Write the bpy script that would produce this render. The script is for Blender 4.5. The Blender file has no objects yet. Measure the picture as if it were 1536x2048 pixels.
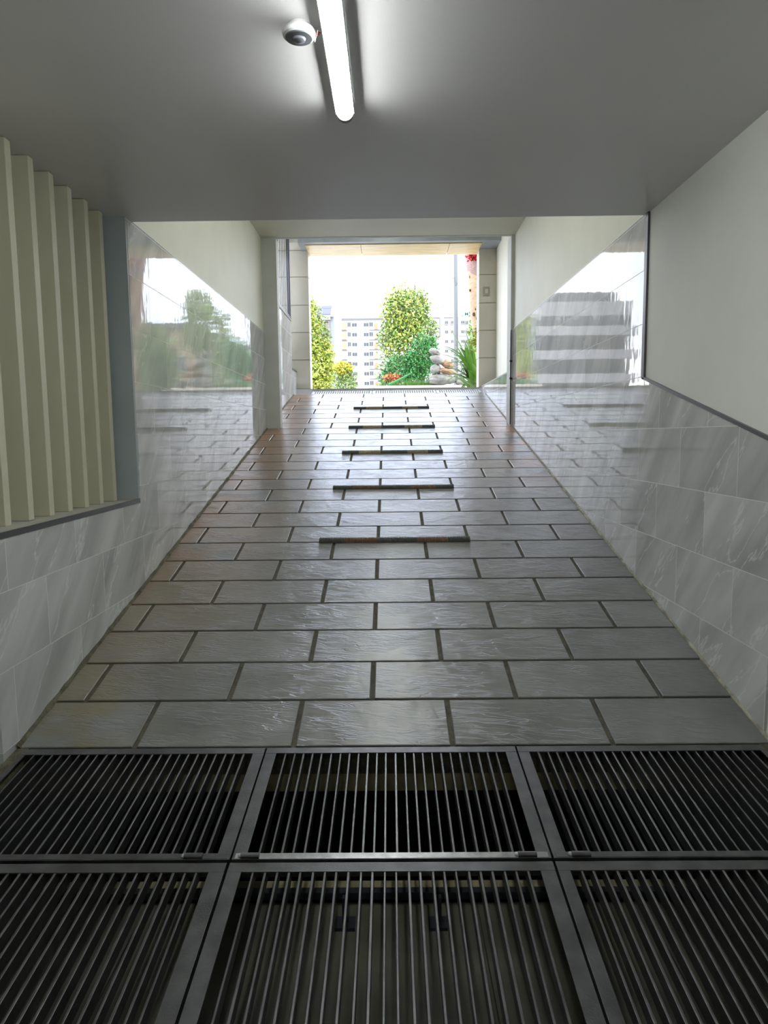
import bpy, bmesh, math, random
from math import sin, cos, tan, pi, radians, atan
from mathutils import Vector, Matrix, noise
random.seed(7)
sc = bpy.context.scene
C = sc.collection

# ------------------------------------------------------------------ camera
F = 1385.0
cd = bpy.data.cameras.new('camera'); cam = bpy.data.objects.new('camera', cd); C.objects.link(cam)
cd.sensor_fit = 'VERTICAL'; cd.sensor_height = 36.0; cd.lens = 36.0 * F / 2048.0
cd.clip_start = 0.05; cd.clip_end = 1000
cam.matrix_world = (Matrix.Translation((0, 0, 1.191)) @ Matrix.Rotation(0.009033, 4, 'Z')
                    @ Matrix.Rotation(pi / 2 - 0.108508, 4, 'X') @ Matrix.Rotation(-0.0105, 4, 'Z'))
sc.camera = cam
sc.view_settings.view_transform = 'Standard'; sc.view_settings.look = 'None'
sc.view_settings.gamma = 1.0; sc.view_settings.exposure = 0.6; sc.view_settings.use_curve_mapping = False

# ------------------------------------------------------------------ sky and sun
SKY = 4.4
w = bpy.data.worlds.new('sky'); sc.world = w; w.use_nodes = True
nt = w.node_tree; nt.nodes.clear()
o = nt.nodes.new('ShaderNodeOutputWorld'); bg = nt.nodes.new('ShaderNodeBackground')
tc = nt.nodes.new('ShaderNodeTexCoord'); mp = nt.nodes.new('ShaderNodeMapping'); mp.inputs['Scale'].default_value = (1.2, 1.2, 4)
nz = nt.nodes.new('ShaderNodeTexNoise'); nz.inputs['Scale'].default_value = 2.2; nz.inputs['Detail'].default_value = 5
cr = nt.nodes.new('ShaderNodeValToRGB')
cr.color_ramp.elements[0].position = .35; cr.color_ramp.elements[0].color = (.66, .76, 1, 1)
cr.color_ramp.elements[1].position = .7; cr.color_ramp.elements[1].color = (1, 1, 1, 1)
nt.links.new(tc.outputs['Generated'], mp.inputs[0]); nt.links.new(mp.outputs[0], nz.inputs['Vector'])
nt.links.new(nz.outputs['Fac'], cr.inputs[0]); nt.links.new(cr.outputs[0], bg.inputs['Color'])
bg.inputs['Strength'].default_value = SKY; nt.links.new(bg.outputs[0], o.inputs[0])
sd = bpy.data.lights.new('sun', 'SUN'); sd.energy = 2.5; sd.angle = radians(3); sd.color = (1, .96, .88)
sun = bpy.data.objects.new('sun', sd); C.objects.link(sun)
sun.rotation_euler = Vector((-0.35, 0.75, -1.0)).to_track_quat('-Z', 'Y').to_euler()
LAMP = 48.0       # emission of the ceiling tube lamps, the visible one and the added ones

# ------------------------------------------------------------------ materials
def S(r, g, b):
    f = lambda c: (c / 255 / 12.92) if c / 255 < .04045 else ((c / 255 + .055) / 1.055) ** 2.4
    return (f(r), f(g), f(b), 1)
MATS = {}
def mat(name, col, rough=.5, metal=0, spec=.5, var=0, vscale=6, bump=0, bscale=60, stretch=(1, 1, 1), emit=None, es=0, rnd=0):
    m = bpy.data.materials.new(name); m.use_nodes = True; MATS[name] = m
    nt = m.node_tree; b = nt.nodes['Principled BSDF']; N = nt.nodes.new; L = nt.links.new
    b.inputs['Roughness'].default_value = rough; b.inputs['Metallic'].default_value = metal
    b.inputs['Specular IOR Level'].default_value = spec; b.inputs['Base Color'].default_value = col
    g = N('ShaderNodeNewGeometry'); mp = N('ShaderNodeMapping'); mp.inputs['Scale'].default_value = stretch
    L(g.outputs['Position'], mp.inputs[0])
    last = None
    if var:
        n = N('ShaderNodeTexNoise'); n.inputs['Scale'].default_value = vscale; n.inputs['Detail'].default_value = 6
        L(mp.outputs[0], n.inputs['Vector'])
        hs = N('ShaderNodeHueSaturation'); hs.inputs['Color'].default_value = col
        mr = N('ShaderNodeMapRange'); mr.inputs[1].default_value = .3; mr.inputs[2].default_value = .7
        mr.inputs[3].default_value = 1 - var; mr.inputs[4].default_value = 1 + var
        L(n.outputs['Fac'], mr.inputs[0]); L(mr.outputs[0], hs.inputs['Value']); L(hs.outputs[0], b.inputs['Base Color'])
        last = hs
    if rnd:
        hs = N('ShaderNodeHueSaturation')
        mr = N('ShaderNodeMapRange'); mr.inputs[3].default_value = 1 - rnd; mr.inputs[4].default_value = 1 + rnd
        L(g.outputs['Random Per Island'], mr.inputs[0]); L(mr.outputs[0], hs.inputs['Value'])
        mr2 = N('ShaderNodeMapRange'); mr2.inputs[3].default_value = .5 - .04; mr2.inputs[4].default_value = .5 + .03
        L(g.outputs['Random Per Island'], mr2.inputs[0]); L(mr2.outputs[0], hs.inputs['Hue'])
        if last: L(last.outputs[0], hs.inputs['Color'])
        else: hs.inputs['Color'].default_value = col
        L(hs.outputs[0], b.inputs['Base Color'])
    if bump:
        n = N('ShaderNodeTexNoise'); n.inputs['Scale'].default_value = bscale; n.inputs['Detail'].default_value = 4
        L(mp.outputs[0], n.inputs['Vector']); bm_ = N('ShaderNodeBump'); bm_.inputs['Strength'].default_value = bump
        bm_.inputs['Distance'].default_value = .01
        L(n.outputs['Fac'], bm_.inputs['Height']); L(bm_.outputs[0], b.inputs['Normal'])
    if emit:
        b.inputs['Emission Color'].default_value = emit; b.inputs['Emission Strength'].default_value = es
    return m

def tile_mat(name, sgn, phase):
    """polished grey marble wall tiles, running bond, laid in the wall's own y/z plane"""
    m = bpy.data.materials.new(name); m.use_nodes = True
    nt = m.node_tree; b = nt.nodes['Principled BSDF']; N = nt.nodes.new; L = nt.links.new
    g = N('ShaderNodeNewGeometry'); sp = N('ShaderNodeSeparateXYZ'); L(g.outputs['Position'], sp.inputs[0])
    ay = N('ShaderNodeMath'); ay.inputs[1].default_value = phase; L(sp.outputs[1], ay.inputs[0])
    az = N('ShaderNodeMath'); az.inputs[1].default_value = -.02 + 3.0; L(sp.outputs[2], az.inputs[0])
    az2 = N('ShaderNodeMath'); az2.inputs[1].default_value = 0.0; L(az.outputs[0], az2.inputs[0])
    cb = N('ShaderNodeCombineXYZ'); L(ay.outputs[0], cb.inputs[0]); L(az2.outputs[0], cb.inputs[1])
    br = N('ShaderNodeTexBrick'); br.offset = .5; br.offset_frequency = 2; br.squash = 1; br.squash_frequency = 2
    br.inputs['Scale'].default_value = 1; br.inputs['Brick Width'].default_value = .585; br.inputs['Row Height'].default_value = .3
    br.inputs['Mortar Size'].default_value = .0017; br.inputs['Mortar Smooth'].default_value = .1; br.inputs['Bias'].default_value = 0
    br.inputs['Color1'].default_value = (0, 0, 0, 1); br.inputs['Color2'].default_value = (1, 1, 1, 1); br.inputs['Mortar'].default_value = (.5, .5, .5, 1)
    L(cb.outputs[0], br.inputs['Vector'])
    rw = N('ShaderNodeMath'); rw.operation = 'MULTIPLY'; rw.inputs[1].default_value = 9; L(br.outputs['Color'], rw.inputs[0])
    vr = N('ShaderNodeVectorRotate'); vr.rotation_type = 'Z_AXIS'; vr.inputs['Angle'].default_value = -sgn * radians(47); L(cb.outputs[0], vr.inputs['Vector'])
    vm = N('ShaderNodeMapping'); vm.inputs['Scale'].default_value = (1.1, 5.5, 1); L(vr.outputs[0], vm.inputs[0])
    n1 = N('ShaderNodeTexNoise'); n1.noise_dimensions = '4D'; n1.inputs['Scale'].default_value = 1.0; n1.inputs['Detail'].default_value = 5; n1.inputs['Distortion'].default_value = .35
    L(vm.outputs[0], n1.inputs['Vector']); L(rw.outputs[0], n1.inputs['W'])
    # clouds
    c1 = N('ShaderNodeValToRGB'); e = c1.color_ramp.elements
    e[0].position = .3; e[0].color = (.38, .385, .38, 1); e[1].position = .72; e[1].color = (.68, .69, .685, 1)
    L(n1.outputs['Fac'], c1.inputs[0])
    # veins where the noise crosses its middle value
    n2 = N('ShaderNodeTexNoise'); n2.noise_dimensions = '4D'; n2.inputs['Scale'].default_value = .55; n2.inputs['Detail'].default_value = 7; n2.inputs['Roughness'].default_value = .55
    L(vm.outputs[0], n2.inputs['Vector']); L(rw.outputs[0], n2.inputs['W'])
    s = N('ShaderNodeMath'); s.operation = 'SUBTRACT'; s.inputs[1].default_value = .5; L(n2.outputs['Fac'], s.inputs[0])
    a = N('ShaderNodeMath'); a.operation = 'ABSOLUTE'; L(s.outputs[0], a.inputs[0])
    mr = N('ShaderNodeMapRange'); mr.inputs[1].default_value = .0; mr.inputs[2].default_value = .007; mr.inputs[3].default_value = .6; mr.inputs[4].default_value = 0
    L(a.outputs[0], mr.inputs[0])
    mx = N('ShaderNodeMix'); mx.data_type = 'RGBA'; mx.inputs[7].default_value = (.82, .83, .82, 1)
    L(mr.outputs[0], mx.inputs[0]); L(c1.outputs[0], mx.inputs[6])
    # grout
    mo = N('ShaderNodeMix'); mo.data_type = 'RGBA'; mo.inputs[7].default_value = (.74, .74, .72, 1)
    L(br.outputs['Fac'], mo.inputs[0]); L(mx.outputs[2], mo.inputs[6]); L(mo.outputs[2], b.inputs['Base Color'])
    b.inputs['Specular IOR Level'].default_value = .26; b.inputs['IOR'].default_value = 1.5
    rr = N('ShaderNodeMapRange'); rr.inputs[3].default_value = .03; rr.inputs[4].default_value = .6; L(br.outputs['Fac'], rr.inputs[0]); L(rr.outputs[0], b.inputs['Roughness'])
    # slow waviness of the glaze + grout groove
    bm2 = N('ShaderNodeMapping'); bm2.inputs['Scale'].default_value = (1.0, 1.0, .45); L(g.outputs['Position'], bm2.inputs[0])
    n3 = N('ShaderNodeTexNoise'); n3.inputs['Scale'].default_value = 9; n3.inputs['Detail'].default_value = 2; L(bm2.outputs[0], n3.inputs['Vector'])
    bu = N('ShaderNodeBump'); bu.inputs['Strength'].default_value = .065; bu.inputs['Distance'].default_value = .01; L(n3.outputs['Fac'], bu.inputs['Height'])
    bu2 = N('ShaderNodeBump'); bu2.invert = True; bu2.inputs['Strength'].default_value = .5; bu2.inputs['Distance'].default_value = .002
    L(br.outputs['Fac'], bu2.inputs['Height']); L(bu.outputs[0], bu2.inputs['Normal']); L(bu2.outputs[0], b.inputs['Normal'])
    return m

def slate_mat():
    m = bpy.data.materials.new('slate_tile'); m.use_nodes = True
    nt = m.node_tree; b = nt.nodes['Principled BSDF']; N = nt.nodes.new; L = nt.links.new
    g = N('ShaderNodeNewGeometry'); sp = N('ShaderNodeSeparateXYZ'); L(g.outputs['Position'], sp.inputs[0])
    # base grey, slight tile to tile change, blotches
    hs = N('ShaderNodeHueSaturation')
    n = N('ShaderNodeTexNoise'); n.inputs['Scale'].default_value = 3.0; n.inputs['Detail'].default_value = 8; n.inputs['Roughness'].default_value = .65; L(g.outputs['Position'], n.inputs['Vector'])
    c = N('ShaderNodeValToRGB'); e = c.color_ramp.elements; e[0].position = .32; e[0].color = (.125, .125, .118, 1); e[1].position = .7; e[1].color = (.215, .215, .21, 1)
    L(n.outputs['Fac'], c.inputs[0]); L(c.outputs[0], hs.inputs['Color'])
    mr = N('ShaderNodeMapRange'); mr.inputs[3].default_value = .9; mr.inputs[4].default_value = 1.1; L(g.outputs['Random Per Island'], mr.inputs[0]); L(mr.outputs[0], hs.inputs['Value'])
    # rusty mud stains along the left edge, fewer along the right
    def stain(x0, x1, y0, y1, col, prev, sc_, lo, hi):
        ex = N('ShaderNodeMapRange'); ex.inputs[1].default_value = x0; ex.inputs[2].default_value = x1; ex.inputs[3].default_value = 1; ex.inputs[4].default_value = 0; L(sp.outputs[0], ex.inputs[0])
        ey = N('ShaderNodeMapRange'); ey.inputs[1].default_value = y0; ey.inputs[2].default_value = y0 + 1.6; L(sp.outputs[1], ey.inputs[0])
        ez = N('ShaderNodeMapRange'); ez.inputs[1].default_value = y1; ez.inputs[2].default_value = y1 + 1.6; ez.inputs[3].default_value = 1; ez.inputs[4].default_value = 0; L(sp.outputs[1], ez.inputs[0])
        nn = N('ShaderNodeTexNoise'); nn.inputs['Scale'].default_value = sc_; nn.inputs['Detail'].default_value = 5; L(g.outputs['Position'], nn.inputs['Vector'])
        nr = N('ShaderNodeMapRange'); nr.inputs[1].default_value = lo; nr.inputs[2].default_value = hi; L(nn.outputs['Fac'], nr.inputs[0])
        p = ex
        for q in (ey, ez, nr):
            t = N('ShaderNodeMath'); t.operation = 'MULTIPLY'; L(p.outputs[0], t.inputs[0]); L(q.outputs[0], t.inputs[1]); p = t
        mx = N('ShaderNodeMix'); mx.data_type = 'RGBA'; mx.inputs[7].default_value = col; L(p.outputs[0], mx.inputs[0]); L(prev, mx.inputs[6]); return mx.outputs[2]
    p = stain(-1.4, -.6, 2.7, 7.8, (.22, .125, .06, 1), hs.outputs[0], 2.2, .28, .48)
    p = stain(-1.42, -.75, 6.5, 11.5, (.33, .20, .125, 1), p, 3.0, .3, .48)
    p = stain(-1.25, -.9, 1.0, 3.4, (.17, .15, .09, 1), p, 4.5, .45, .6)
    p = stain(1.42, .7, 5.6, 8.6, (.40, .23, .15, 1), p, 2.6, .36, .5)
    L(p, b.inputs['Base Color'])
    b.inputs['Roughness'].default_value = .31
    b.inputs['Specular IOR Level'].default_value = 1.0
    # crinkled slate ridges running across the ramp, each tile with its own pattern
    w4 = N('ShaderNodeMath'); w4.operation = 'MULTIPLY'; w4.inputs[1].default_value = 30; L(g.outputs['Random Per Island'], w4.inputs[0])
    vr = N('ShaderNodeVectorRotate'); vr.rotation_type = 'Z_AXIS'; vr.inputs['Angle'].default_value = radians(9); L(g.outputs['Position'], vr.inputs['Vector'])
    mp = N('ShaderNodeMapping'); mp.inputs['Scale'].default_value = (7, 40, 12); L(vr.outputs[0], mp.inputs[0])
    n2 = N('ShaderNodeTexNoise'); n2.noise_dimensions = '4D'; n2.inputs['Scale'].default_value = 1; n2.inputs['Detail'].default_value = 4; n2.inputs['Distortion'].default_value = .5
    L(mp.outputs[0], n2.inputs['Vector']); L(w4.outputs[0], n2.inputs['W'])
    s1 = N('ShaderNodeMath'); s1.operation = 'SUBTRACT'; s1.inputs[1].default_value = .5; L(n2.outputs['Fac'], s1.inputs[0])
    s2 = N('ShaderNodeMath'); s2.operation = 'ABSOLUTE'; L(s1.outputs[0], s2.inputs[0])
    s3 = N('ShaderNodeMapRange'); s3.inputs[1].default_value = 0; s3.inputs[2].default_value = .05; s3.inputs[3].default_value = 0; s3.inputs[4].default_value = 1; L(s2.outputs[0], s3.inputs[0])
    n5 = N('ShaderNodeTexNoise'); n5.inputs['Scale'].default_value = 7; L(g.outputs['Position'], n5.inputs['Vector'])
    s5 = N('ShaderNodeMapRange'); s5.inputs[1].default_value = .42; s5.inputs[2].default_value = .6; s5.inputs[3].default_value = .15; s5.inputs[4].default_value = 1; L(n5.outputs['Fac'], s5.inputs[0])
    s6 = N('ShaderNodeMath'); s6.operation = 'MULTIPLY'; L(s3.outputs[0], s6.inputs[0]); L(s5.outputs[0], s6.inputs[1])
    s7 = N('ShaderNodeMath'); s7.operation = 'MULTIPLY_ADD'; s7.inputs[1].default_value = .8; L(n2.outputs['Fac'], s7.inputs[0]); L(s6.outputs[0], s7.inputs[2])
    bu = N('ShaderNodeBump'); bu.inputs['Strength'].default_value = .55; bu.inputs['Distance'].default_value = .0035; L(s7.outputs[0], bu.inputs['Height']); L(bu.outputs[0], b.inputs['Normal'])
    return m

M = {}
M['tileL'] = tile_mat('marble_tile_left', 1, -2.885 + 5.85)
M['tileR'] = tile_mat('marble_tile_right', -1, -2.93 + 5.85)
M['slate'] = slate_mat()
M['grout'] = mat('dark_grout', (.085, .078, .055, 1), .85, var=.35, vscale=25, bump=.5, bscale=150)
M['bead'] = mat('mortar_bead', (.36, .34, .27, 1), .9, var=.5, vscale=14, bump=.8, bscale=120)
M['moss'] = mat('damp_mortar', (.12, .11, .07, 1), .85, var=.5, vscale=18, bump=.8, bscale=120)
M['cream'] = mat('cream_wall_paint', (.68, .67, .565, 1), .55, var=.03, vscale=3)
M['plaster'] = mat('pale_plaster', (.80, .80, .75, 1), .6, var=.04, vscale=2.2, bump=.05, bscale=60)
M['ceiling'] = mat('ceiling_paint', (.69, .67, .685, 1), .36, spec=.75, var=.02, vscale=1.5)
M['portal'] = mat('portal_paint', (.56, .57, .54, 1), .6, var=.06, vscale=5, bump=.1, bscale=40)
M['slat'] = mat('slat_paint', (.60, .58, .44, 1), .5, var=.05, vscale=3, stretch=(1, 1, .3))
M['reveal'] = mat('reveal_paint', (.40, .45, .47, 1), .55, var=.06, vscale=2)
M['sill'] = mat('sill_concrete', (.38, .37, .32, 1), .7, var=.08, vscale=12)
M['trim'] = mat('tile_edge_trim', (.13, .13, .135, 1), .35, metal=.6)
M['steel'] = mat('dark_steel', (.13, .13, .135, 1), .36, metal=.85, var=.25, vscale=14, bump=.12, bscale=200)
M['rail'] = mat('rail_glint_steel', (.42, .42, .43, 1), .3, metal=.85, var=.25, vscale=30, bump=.1, bscale=150)  # paler steel: the exit's highlight on the middle rail put into its colour
M['bar'] = mat('worn_steel_bar', (.16, .16, .165, 1), .33, metal=.85, var=.2, vscale=20)
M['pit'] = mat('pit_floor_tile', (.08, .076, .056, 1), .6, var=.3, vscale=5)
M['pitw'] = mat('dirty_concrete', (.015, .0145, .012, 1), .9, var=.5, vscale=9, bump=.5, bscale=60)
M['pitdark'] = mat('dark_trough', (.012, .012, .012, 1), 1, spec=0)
M['ochre'] = mat('ochre_concrete', (.26, .23, .13, 1), .85, var=.35, vscale=12)
M['stone'] = mat('facade_stone', (.60, .57, .49, 1), .6, var=.06, vscale=4, bump=.06, bscale=80)
M['joint'] = mat('facade_joint', (.34, .31, .26, 1), .8)
M['lintel'] = mat('grey_stone', (.30, .325, .34, 1), .45, var=.1, vscale=5)
M['soffit'] = mat('cream_marble', (.66, .48, .20, 1), .35, var=.18, vscale=7, stretch=(.5, 2, 2))
M['iron'] = mat('dark_iron', (.035, .038, .05, 1), .4, metal=.3)
M['white'] = mat('white_plastic', (.72, .73, .72, 1), .4)
M['cap'] = mat('grey_cap_plastic', (.22, .23, .22, 1), .4)
M['greyp'] = mat('grey_plastic', (.10, .105, .115, 1), .35)
M['glow'] = mat('tube_glow', (.9, .9, .9, 1), .4, emit=(.95, 1, .97, 1), es=LAMP)
M['added_glow'] = mat('added_tube_glow', (.9, .9, .9, 1), .4, emit=(.95, 1, .97, 1), es=LAMP * .76)  # emission of the added, unseen lamps on the upper ceilings
M['copper'] = mat('red_wire', (.5, .06, .04, 1), .5)
M['rubber'] = mat('black_rubber', (.075, .078, .07, 1), .55, bump=.2, bscale=120)
M['brown'] = mat('brown_rubber', (.17, .095, .055, 1), .6, var=.2, vscale=30)
M['ochr2'] = mat('dusty_rubber', (.33, .28, .17, 1), .7, var=.25, vscale=30)
M['drain'] = mat('galvanised_cover', (.42, .43, .45, 1), .45, metal=.2)
M['street'] = mat('pale_paving', (.42, .41, .39, 1), .8, var=.08, vscale=2)
M['leafY'] = mat('yellow_green_leaf', (.27, .32, .045, 1), .45, rnd=.45)
M['leafM'] = mat('mid_green_leaf', (.13, .20, .035, 1), .45, rnd=.5)
M['leafG'] = mat('deep_green_leaf', (.025, .15, .02, 1), .5, rnd=.5)
M['leafB'] = mat('bright_yellow_leaf', (.36, .33, .02, 1), .45, rnd=.3)
M['blade'] = mat('strap_leaf', (.085, .20, .02, 1), .4, rnd=.35)
M['bladeP'] = mat('pale_strap_leaf', (.22, .28, .16, 1), .45, rnd=.2)
M['red'] = mat('red_petal', (.45, .02, .01, 1), .5, rnd=.2)
M['orange'] = mat('orange_petal', (.40, .13, .04, 1), .5, rnd=.3)
M['bark'] = mat('pale_bark', (.17, .14, .11, 1), .85, var=.3, vscale=15)
M['palm'] = mat('peach_bark', (.50, .33, .21, 1), .8, var=.18, vscale=9, stretch=(1, 1, 3), bump=.5, bscale=30)
M['palmG'] = mat('grey_sheath', (.33, .21, .18, 1), .7, var=.25, vscale=16, stretch=(1, 1, 4))
M['scar'] = mat('bark_scar', (.10, .07, .05, 1), .9)
M['bwall'] = mat('white_render', (.25, .25, .25, 1), .7)
M['bwin'] = mat('far_window', (.035, .036, .04, 1), .3)
M['btan'] = mat('tan_panel', (.24, .19, .11, 1), .7)
M['bor'] = mat('orange_panel', (.27, .15, .07, 1), .7)
M['bgrey'] = mat('grey_band', (.10, .10, .105, 1), .7)
M['hgrey'] = mat('grey_house_wall', (.15, .165, .175, 1), .7)
M['solar'] = mat('solar_cell', (.035, .04, .085, 1), .25)
M['frame'] = mat('pale_frame', (.33, .335, .34, 1), .4)
M['pole'] = mat('galvanised_pole', (.09, .093, .098, 1), .45)
M['teal'] = mat('teal_sign_paint', (.003, .07, .065, 1), .5)
M['rock'] = mat('pale_boulder', (.19, .187, .16, 1), .8, var=.35, vscale=7, bump=.7, bscale=14)
M['rocko'] = mat('tan_boulder', (.22, .13, .075, 1), .8, var=.3, vscale=9, bump=.6, bscale=14)
M['hwood'] = mat('brown_cladding', (.12, .10, .095, 1), .6, var=.3, vscale=12, stretch=(1, 1, .1))

# ------------------------------------------------------------------ helpers
class MB:
    def __init__(s): s.v = []; s.f = []; s.m = []; s.smooth = False
    def add(s, vs, fs, mi=0):
        n = len(s.v); s.v += [tuple(v) for v in vs]
        for f in fs: s.f.append(tuple(n + i for i in f)); s.m.append(mi)
        return s
    def box(s, a, b, mi=0, fm=None):
        """fm: optional dict face-name -> material index"""
        x0, y0, z0 = a; x1, y1, z1 = b
        vs = [(x0, y0, z0), (x1, y0, z0), (x1, y1, z0), (x0, y1, z0), (x0, y0, z1), (x1, y0, z1), (x1, y1, z1), (x0, y1, z1)]
        return s.add(vs, [(0, 3, 2, 1), (4, 5, 6, 7), (0, 1, 5, 4), (1, 2, 6, 5), (2, 3, 7, 6), (3, 0, 4, 7)], mi)
    def obox(s, mtx, h, mi=0):
        vs = [mtx @ Vector((x * h[0], y * h[1], z * h[2])) for z in (-1, 1) for x, y in ((-1, -1), (1, -1), (1, 1), (-1, 1))]
        return s.add(vs, [(0, 3, 2, 1), (4, 5, 6, 7), (0, 1, 5, 4), (1, 2, 6, 5), (2, 3, 7, 6), (3, 0, 4, 7)], mi)
    def prism_x(s, pts, x0, x1, mi=0):
        """polygon in (y,z) extruded along x"""
        n = len(pts); vs = [(x0, y, z) for y, z in pts] + [(x1, y, z) for y, z in pts]
        fs = [tuple(range(n))[::-1], tuple(range(n, 2 * n))] + [(i, (i + 1) % n, n + (i + 1) % n, n + i) for i in range(n)]
        return s.add(vs, fs, mi)
    def tube(s, pts, rad, seg=10, mi=0, cap=True):
        pts = [Vector(p) for p in pts]; n = len(pts)
        rad = rad if isinstance(rad, (list, tuple)) else [rad] * n
        vs = []; fs = []
        for i, p in enumerate(pts):
            t = (pts[min(i + 1, n - 1)] - pts[max(i - 1, 0)]).normalized()
            u = t.cross(Vector((0, 0, 1)) if abs(t.z) < .9 else Vector((1, 0, 0))).normalized(); v_ = t.cross(u)
            for k in range(seg):
                a = 2 * pi * k / seg; vs.append(p + (u * cos(a) + v_ * sin(a)) * rad[i])
        for i in range(n - 1):
            for k in range(seg):
                k2 = (k + 1) % seg; fs.append((i * seg + k, i * seg + k2, (i + 1) * seg + k2, (i + 1) * seg + k))
        if cap: fs += [tuple(range(seg))[::-1], tuple(range((n - 1) * seg, n * seg))]
        return s.add(vs, fs, mi)
    def lathe(s, prof, c, seg=32, mi=0):
        vs = []; fs = []; n = len(prof)
        for r, z in prof:
            for k in range(seg): a = 2 * pi * k / seg; vs.append((c[0] + r * cos(a), c[1] + r * sin(a), c[2] + z))
        for i in range(n - 1):
            for k in range(seg): k2 = (k + 1) % seg; fs.append((i * seg + k, i * seg + k2, (i + 1) * seg + k2, (i + 1) * seg + k))
        fs += [tuple(range(seg))[::-1], tuple(range((n - 1) * seg, n * seg))]
        return s.add(vs, fs, mi)
    def build(s, name, mats, parent=None, bevel=0, smooth=False):
        me = bpy.data.meshes.new(name); me.from_pydata(s.v, [], s.f)
        mats = mats if isinstance(mats, (list, tuple)) else [mats]
        for m in mats: me.materials.append(m)
        me.polygons.foreach_set('material_index', s.m)
        bm = bmesh.new(); bm.from_mesh(me); bmesh.ops.recalc_face_normals(bm, faces=bm.faces); bm.to_mesh(me); bm.free()
        if smooth:
            me.polygons.foreach_set('use_smooth', [True] * len(me.polygons))
            me.set_sharp_from_angle(angle=radians(35)) if hasattr(me, 'set_sharp_from_angle') else None
        o = bpy.data.objects.new(name, me); C.objects.link(o)
        if parent:
            o.parent = parent
            o.matrix_parent_inverse = Matrix.Translation(-Vector(parent.location)) if parent.type == 'EMPTY' else Matrix()
        if bevel:
            md = o.modifiers.new('bevel', 'BEVEL'); md.width = bevel; md.segments = 2; md.limit_method = 'ANGLE'
        return o
def tag(o, label, cat, group=None, kind=None):
    o['label'] = label; o['category'] = cat
    if group: o['group'] = group
    if kind: o['kind'] = kind
    return o
def thing(name, label, cat, loc, group=None):
    o = bpy.data.objects.new(name, None); C.objects.link(o); o.location = loc; o.empty_display_size = .05
    return tag(o, label, cat, group)
def struct(o): o['kind'] = 'structure'; return o

# ------------------------------------------------------------------ ramp frame of reference
FY = 2.571; A = radians(12.71); GA = radians(5.6)
def ramp(x, s_, h=0): return (x, FY + s_ * cos(A) - h * sin(A), s_ * sin(A) + h * cos(A))
def grt(x, t, h=0):   # t = distance back from the ramp foot along the grate plane
    return (x, FY - t * cos(GA) - h * sin(GA), -t * sin(GA) + h * cos(GA))
SL = 8.37             # slope length of the tiled part
ZT = 1.95             # street level

# ------------------------------------------------------------------ the ramp floor
mb = MB()
def rbox(x0, x1, s0, s1, h0, h1, mi=0):
    vs = [ramp(x, s_, h) for h in (h0, h1) for x, s_ in ((x0, s0), (x1, s0), (x1, s1), (x0, s1))]
    mb.add(vs, [(0, 3, 2, 1), (4, 5, 6, 7), (0, 1, 5, 4), (1, 2, 6, 5), (2, 3, 7, 6), (3, 0, 4, 7)], mi)
rbox(-1.462, 1.462, 0.0, SL + .005, -.14, -.009, 1)
W2 = 1.456; JT = .0095; P = .31
def tile(x0, x1, s0, s1):
    e = .003; jx = .0015
    rings = [(0, -.010), (0, -.0025), (e, 0)]
    vs = []
    for ins, h in rings:
        for x, s_ in ((x0 + ins, s0 + ins), (x1 - ins, s0 + ins), (x1 - ins, s1 - ins), (x0 + ins, s1 - ins)): vs.append(ramp(x, s_, h))
    fs = [(8, 9, 10, 11)]
    for r in (0, 4):
        for k in range(4): fs.append((r + k, r + (k + 1) % 4, r + 4 + (k + 1) % 4, r + 4 + k))
    mb.add(vs, fs, 0)
for row in range(27):
    s0 = row * P + JT * .9; s1 = (row + 1) * P - JT * .7
    if row == 0: s0 = .004
    ph = .235 if row % 2 == 0 else -.085
    xs = [ph + .62 * k for k in range(-4, 5)]
    xs = [-W2 - .008] + [x for x in xs if -W2 + .03 < x < W2 - .03] + [W2 + .008]
    for a, b in zip(xs, xs[1:]): tile(a + JT * 1.05, b - JT * 1.05, s0, s1)
floor = struct(mb.build('floor', [M['slate'], M['grout']]))
# grime-covered mortar fillets along both ramp edges
def bead(x, sg, name, m, rad):
    b = MB(); n = 160; pts = []
    vs = []; fs = []
    for i in range(n + 1):
        s_ = SL * i / n; k = rad * (.75 + .7 * noise.noise((s_ * 9, sg, 0)) + .35 * noise.noise((s_ * 31, sg, 4)))
        k = max(k, .002)
        vs += [ramp(x, s_, -.008), ramp(x - sg * k * 1.2, s_, -.008), ramp(x - sg * k * 1.1, s_, .001), ramp(x - sg * k * .35, s_, k * .8), ramp(x, s_, k)]
    for i in range(n):
        for j in range(4): a = i * 5 + j; fs.append((a, a + 1, a + 6, a + 5))
    b.add(vs, fs); return struct(b.build(name, m))
bead(-1.464, -1, 'trim_1', M['moss'], .017)
bead(1.464, 1, 'trim_2', M['bead'], .010)

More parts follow.
